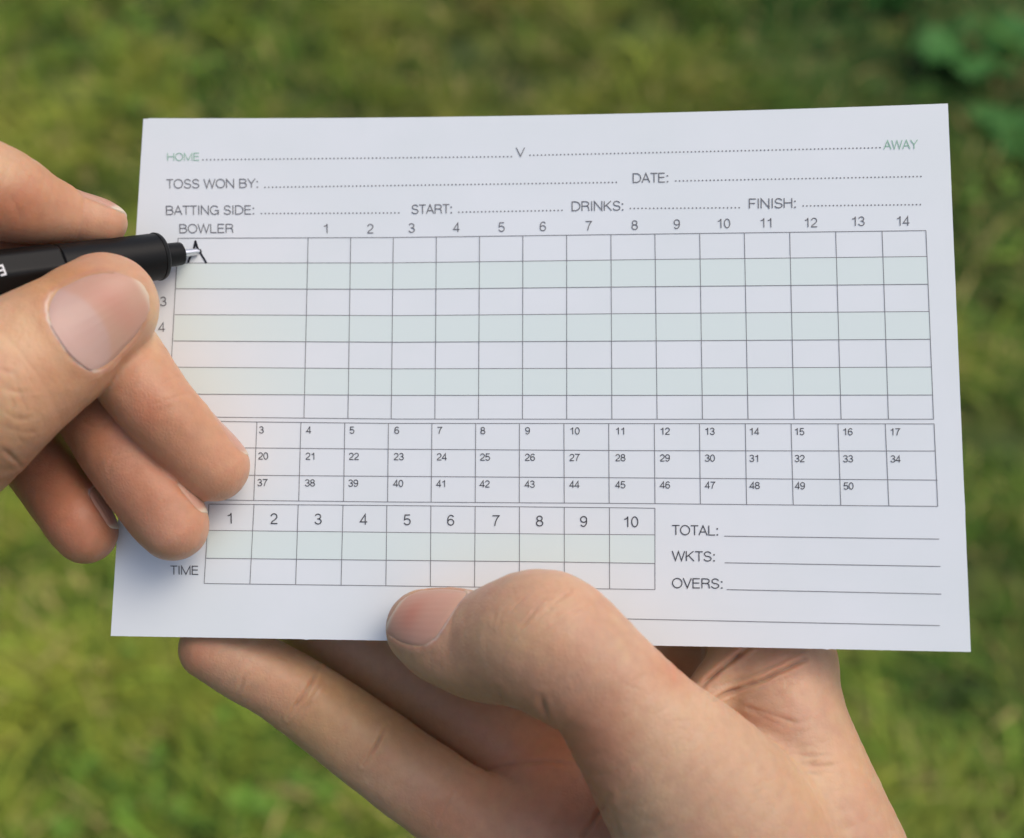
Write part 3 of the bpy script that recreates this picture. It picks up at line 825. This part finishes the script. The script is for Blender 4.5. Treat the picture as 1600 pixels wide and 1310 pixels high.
rid_r = [(855, 955, 60, 45, .75, .66, 15, .12), (1235, 1190, 70, 50, .05, 1, 14, .11), (1200, 1060, 70, 40, .45, .9, 17, .10), (478, 1085, 26, 50, .85, .52, 11, .10), (586, 1165, 22, 50, .85, .52, 12, .09),
         (1080, 1150, 90, 80, .5, .85, 15, .05), (1000, 1250, 60, 80, .9, .4, 13, .05), (880, 1190, 80, 40, .1, 1, 15, .08), (700, 1260, 40, 50, .85, .5, 13, .08), (1180, 1230, 80, 90, .2, 1, 16, .045), (370, 1070, 30, 40, .8, .6, 9, .06), (730, 1040, 50, 40, .9, .5, 9, .035)]
hand_mesh(hold, chains_r, .5, nails_r, cre_r, rid_r, pat_r, (.55, .345, .225), skin, 11)

# --- the pen
PT = on_card(np.array(311.5), np.array(393.0), .12)
pd = at(0, 432, 189.5) - PT; pd /= np.linalg.norm(pd)
pen = empty('pen', to_world(PT)[0], 'black fineliner pen with its metal point writing on the card', 'pen')
pr = np.cross(pd, [0, 0, 1]); pr /= np.linalg.norm(pr); pq = np.cross(pd, pr)
if pr[1] > 0: pr = -pr                             # pr points up in the picture
if pq[2] > 0: pq = -pq                             # pq points to the lens
def lathe(name, prof, m, seg=64, sides=None, cap=True):
    V = []; F = []
    for (s_, r_) in prof:
        for j in range(seg):
            th = 2 * math.pi * j / seg; rr = r_
            if sides:
                half = math.pi / sides; ph = (th + sides_off) % (2 * half) - half
                rr = r_ * min(1.0, math.cos(half * .80) / math.cos(ph))
            V.append(PT + pd * s_ + rr * (math.cos(th) * pr + math.sin(th) * pq))
    n = len(prof)
    for i in range(n - 1):
        for j in range(seg):
            F.append((i * seg + j, i * seg + (j + 1) % seg, (i + 1) * seg + (j + 1) % seg, (i + 1) * seg + j))
    F.append(tuple(range(seg))[::-1]); F.append(tuple(range((n - 1) * seg, n * seg)))
    V = np.array(V)
    # make normals face outwards
    f = F[0]; c0 = V[list(f)].mean(0); nn = np.cross(V[f[1]] - V[f[0]], V[f[2]] - V[f[1]]); ax = PT + pd * ((c0 - PT) @ pd)
    if nn @ (c0 - ax) > 0: F = [q[::-1] for q in F]
    # to_world mirrors handedness twice (y and z), so orientation is kept; flip once more if needed is done above
    F = [q[::-1] for q in F]
    return make_mesh(name, to_world(V), F, m, pen, smooth=False)
sides_off = 0.0
blk, nt, b = mat('matt_black_plastic', (.006, .006, .006), .42)
b.inputs['Specular IOR Level'].default_value = .2
nz = nt.nodes.new('ShaderNodeTexNoise'); nz.inputs['Scale'].default_value = 3000
bp = nt.nodes.new('ShaderNodeBump'); bp.inputs['Strength'].default_value = .08; bp.inputs['Distance'].default_value = .00003
tc = nt.nodes.new('ShaderNodeTexCoord'); nt.links.new(tc.outputs['Object'], nz.inputs['Vector'])
nt.links.new(nz.outputs['Fac'], bp.inputs['Height']); nt.links.new(bp.outputs['Normal'], b.inputs['Normal'])
steel, _, _ = mat('bright_steel', (.72, .72, .74), .18, Metallic=1.0)
white_p, _, _ = mat('white_pen_print', (.75, .75, .75), .5)
def s_at(u):   # distance along the pen whose centre falls on column u
    lo_, hi_ = 0, 60
    for _ in range(40):
        md = (lo_ + hi_) / 2; P = PT + pd * md
        if P[0] / P[2] * FPX + 800 > u: lo_ = md
        else: hi_ = md
    return lo_
sF, sC, sS = s_at(252), s_at(284), s_at(90)
o = lathe('needle', [(.0, .20), (.05, .34), (.45, .38), (.5, .62), (2.2, .70), (sC + .3, .75)], steel, 32); shade_auto(o)
o = lathe('collar', [(sC - .15, .9), (sC, 1.75), (sC + .18, 2.05), (sC + .5, 2.12), (sF + .4, 2.2)], blk); shade_auto(o)
o = lathe('grip', [(sF - .05, 2.0), (sF, 3.75), (sF + .12, 4.02), (sF + .35, 4.22), (sF + .7, 4.32), (sF + 1.0, 4.34), (sF + 1.05, 4.22), (sF + 1.5, 4.22), (sF + 4, 4.18), (sS - .25, 4.18), (sS - .12, 4.08), (sS - .02, 3.95)], blk); shade_auto(o)
sides_off = .02
o = lathe('barrel', [(sS, 3.7), (sS + .03, 4.25), (sS + .3, 4.42), (sS + 100, 4.42), (sS + 103, 4.1), (sS + 103.5, 3.0)], blk, 96, sides=7); shade_auto(o, 20)
# the first letter of the maker's name, upside down at the edge of the frame
p = Print()
def on_pen(u, v):
    out = []
    nf = math.cos(1.3263) * pr + math.sin(1.3263) * pq; dist = 4.42 * math.cos(math.pi / 7 * .80) + .03
    for a_, b_ in zip(np.atleast_1d(u), np.atleast_1d(v)):
        D = np.array([(a_ - 800) / FPX, (b_ - 655) / FPX, 1.0])
        out.append(D * ((PT + nf * dist) @ nf) / (D @ nf))
    return np.array(out)
for q in ([(-4.5, 416.6), (3.6, 414.6), (9, 428.6), (1.2, 430.6)], [(-1.5, 423.6), (6.2, 421.6)]):
    p.line(q, 2.6)
V = np.concatenate(p.V)
make_mesh('pen_lettering', to_world(on_pen(V[:, 0], V[:, 1])), p.F, white_p, pen)

# --- the hand that holds the pen
write = empty('hand', to_world(at(-150, 600, 200))[0], 'bare hand at the left pinching the pen between thumb and forefinger', 'hand')
chains_l = [
    # forefinger on top of the pen
    Chain([(163, 349, 203, 35), (140, 345, 202.5, 40), (110, 340, 201.5, 44), (60, 325, 197, 56), (0, 303, 193, 74), (-60, 285, 190, 80), (-140, 290, 190, 84), (-220, 380, 198, 90), (-290, 520, 200, 100)], k=1.5),
    # middle finger resting on the card under the thumb
    Chain([(334, 729, 201, 55), (316, 714, 200, 58), (289, 687, 198.3, 59), (262, 655, 197, 60), (231, 618, 196.5, 62), (192, 565, 198, 66), (140, 500, 202.5, 68), (60, 440, 205.5, 70), (-50, 400, 205, 78), (-170, 440, 202, 84), (-280, 560, 200, 95)], k=1.0),
    # ring finger
    Chain([(271, 821, 199, 55), (256, 800, 199.3, 60), (235, 768, 199.5, 62), (190, 703, 201.5, 64), (148, 640, 206, 63), (90, 575, 211, 62), (0, 530, 213, 64), (-120, 530, 207, 74), (-260, 620, 202, 90)], k=1.0),
    # little finger
    Chain([(134, 832, 203, 49), (121, 812, 203, 52), (104, 786, 204.5, 53), (72, 742, 208, 53), (30, 690, 213, 54), (-40, 640, 215, 58), (-140, 640, 208, 68), (-250, 700, 203, 80)], k=1.0),
    # back of the hand
    Chain([(-220, 430, 199, 95), (-290, 560, 199, 120), (-300, 700, 200, 120), (-380, 840, 198, 120), (-500, 1000, 196, 125)], k=5),
    # thumb
    Chain([(163, 479, 192.5, 84), (138, 500, 191.5, 91), (112, 521, 190.5, 96), (78, 545, 188.5, 104), (45, 566, 187, 110), (5, 592, 185, 117), (-30, 616, 184, 126), (-110, 675, 187, 140), (-220, 740, 195, 150), (-360, 880, 197, 150), (-520, 1060, 198, 150)], k=1.0, flat=(FZ, 1.12)),
]
nails_l = [
    Nail(179, 501, 192.5, (.80, -.60, .12), (.10, .06, -1), 7.35, 7.6, shear=-.10, R=9.0, moon=.95, free=.07, pw=2.7, ch=5),
    Nail(144, 344, 203, (.93, .34, .05), (.32, -.93, .12), 5.0, 4.3, R=4.6, free=.30, ch=0),
    Nail(316, 704, 200.5, (.60, .80, .06), (.80, -.60, .30), 5.4, 4.6, R=6.4, free=.14, ch=1),
    Nail(256, 796, 199.5, (.66, .75, .02), (.76, -.64, .02), 5.4, 4.4, R=6.5, free=.16, ch=2),
    Nail(128, 818, 203, (.55, .83, .02), (.84, -.50, .10), 4.2, 3.9, R=5.6, free=.2, ch=3),
]
cre_l = [
    ([(0, 700), (22, 716), (36, 732)], 3, .3), ([(0, 640), (28, 655), (58, 650)], 3, .12), ([(0, 600), (20, 612), (48, 612)], 3, .10), ([(0, 578), (24, 584)], 3, .1), ([(10, 668), (40, 676), (64, 672)], 2.6, .12),
    ([(20, 560), (26, 590), (30, 620)], 3, .08), ([(186, 702), (176, 722), (170, 742)], 2.5, .12), ([(248, 600), (270, 592), (290, 588)], 2.4, .12), ([(240, 632), (276, 620), (304, 612)], 2.4, .10), ([(130, 660), (150, 668), (175, 660)], 2.6, .14),
    ([(10, 300), (30, 330), (34, 360)], 4, .12),
]
pat_l = [
    (240, 640, 120, 110, (.53, .26, .155), .7), (225, 780, 110, 100, (.48, .22, .14), .8), (80, 780, 95, 110, (.40, .17, .11), .9), (60, 350, 120, 60, (.56, .27, .16), .6),  # shade on the curled fingers put into skin colour, over their own redness
    (230, 640, 26, 34, RED, .8), (250, 610, 60, 40, (.66, .36, .26), .4), (330, 740, 60, 50, (.68, .36, .25), .5), (250, 730, 40, 40, RED, .35), (20, 320, 70, 45, RED, .65), (120, 350, 60, 30, (.70, .42, .30), .5),
    (120, 820, 60, 60, RED, .6), (270, 840, 60, 40, (.68, .36, .27), .5), (150, 680, 50, 40, RED, .35), (50, 520, 80, 60, (.74, .50, .32), .6), (90, 452, 60, 20, (.60, .31, .14), .6), (122, 428, 50, 14, (.58, .28, .12), .6), (70, 500, 16, 50, (.60, .30, .17), .5), (90, 590, 40, 30, (.60, .31, .18), .4),
    (10, 640, 60, 50, (.74, .50, .31), .5), (0, 260, 40, 30, (.75, .55, .38), .5), (190, 700, 26, 60, (.64, .34, .27), .35), (243, 500, 12, 50, (.72, .52, .34), .6),
]
rid_l = [(25, 640, 50, 70, .75, -.66, 17, .13), (60, 560, 60, 50, .75, -.66, 13, .05), (235, 590, 50, 50, .5, .86, 7, .055), (300, 690, 50, 70, .55, .83, 7, .045), (230, 770, 60, 60, .55, .83, 7, .045),
         (180, 690, 40, 60, .5, .86, 12, .08), (120, 810, 50, 50, .5, .86, 8, .05), (20, 310, 50, 60, 1, .3, 13, .09), (110, 350, 50, 30, 1, .3, 8, .04), (75, 480, 50, 30, .8, -.5, 11, .04)]
hand_mesh(write, chains_l, .5, nails_l, cre_l, rid_l, pat_l, (.57, .325, .20), skin, 41)

hair_m, _, _ = mat('dark_hair', (.10, .06, .04), .5)
hr = random.Random(5)
for (u, v) in ((968, 1066), (985, 1058), (990, 1072), (1003, 1064), (1012, 1082), (958, 1084), (1030, 1100), (996, 1092), (1020, 1070), (940, 1066)):
    D = at(u, v, 1.0); t = 165.0
    for _ in range(50): t += max(.02, .7 * float(np.minimum(sdf(chains_r, (D * t)[None]), 5)[0]))
    p0 = D * t; g_ = project_step(chains_r, p0[None])[1][0]
    d0 = np.array([-.8 + hr.uniform(-.25, .25), .35 + hr.uniform(-.3, .3), 0]); d0 -= g_ * (d0 @ g_); d0 /= np.linalg.norm(d0)
    L = hr.uniform(1.4, 2.4); V = []; F = []
    sd = np.cross(d0, g_)
    for i in range(6):
        q = i / 5; c0 = p0 + d0 * L * q + g_ * (.02 + .42 * q - .3 * q * q) + sd * .25 * q * q * hr.choice((-1, 1)) * .0
        r0 = .05 * (1 - .8 * q)
        for k in range(4):
            a0 = k * math.pi / 2; V.append(c0 + r0 * (math.cos(a0) * g_ + math.sin(a0) * sd))
    for i in range(5):
        for k in range(4): F.append((i * 4 + k, i * 4 + (k + 1) % 4, i * 4 + 4 + (k + 1) % 4, i * 4 + 4 + k))
    make_mesh('hair', to_world(np.array(V)), np.array(F), hair_m, hold, smooth=True)
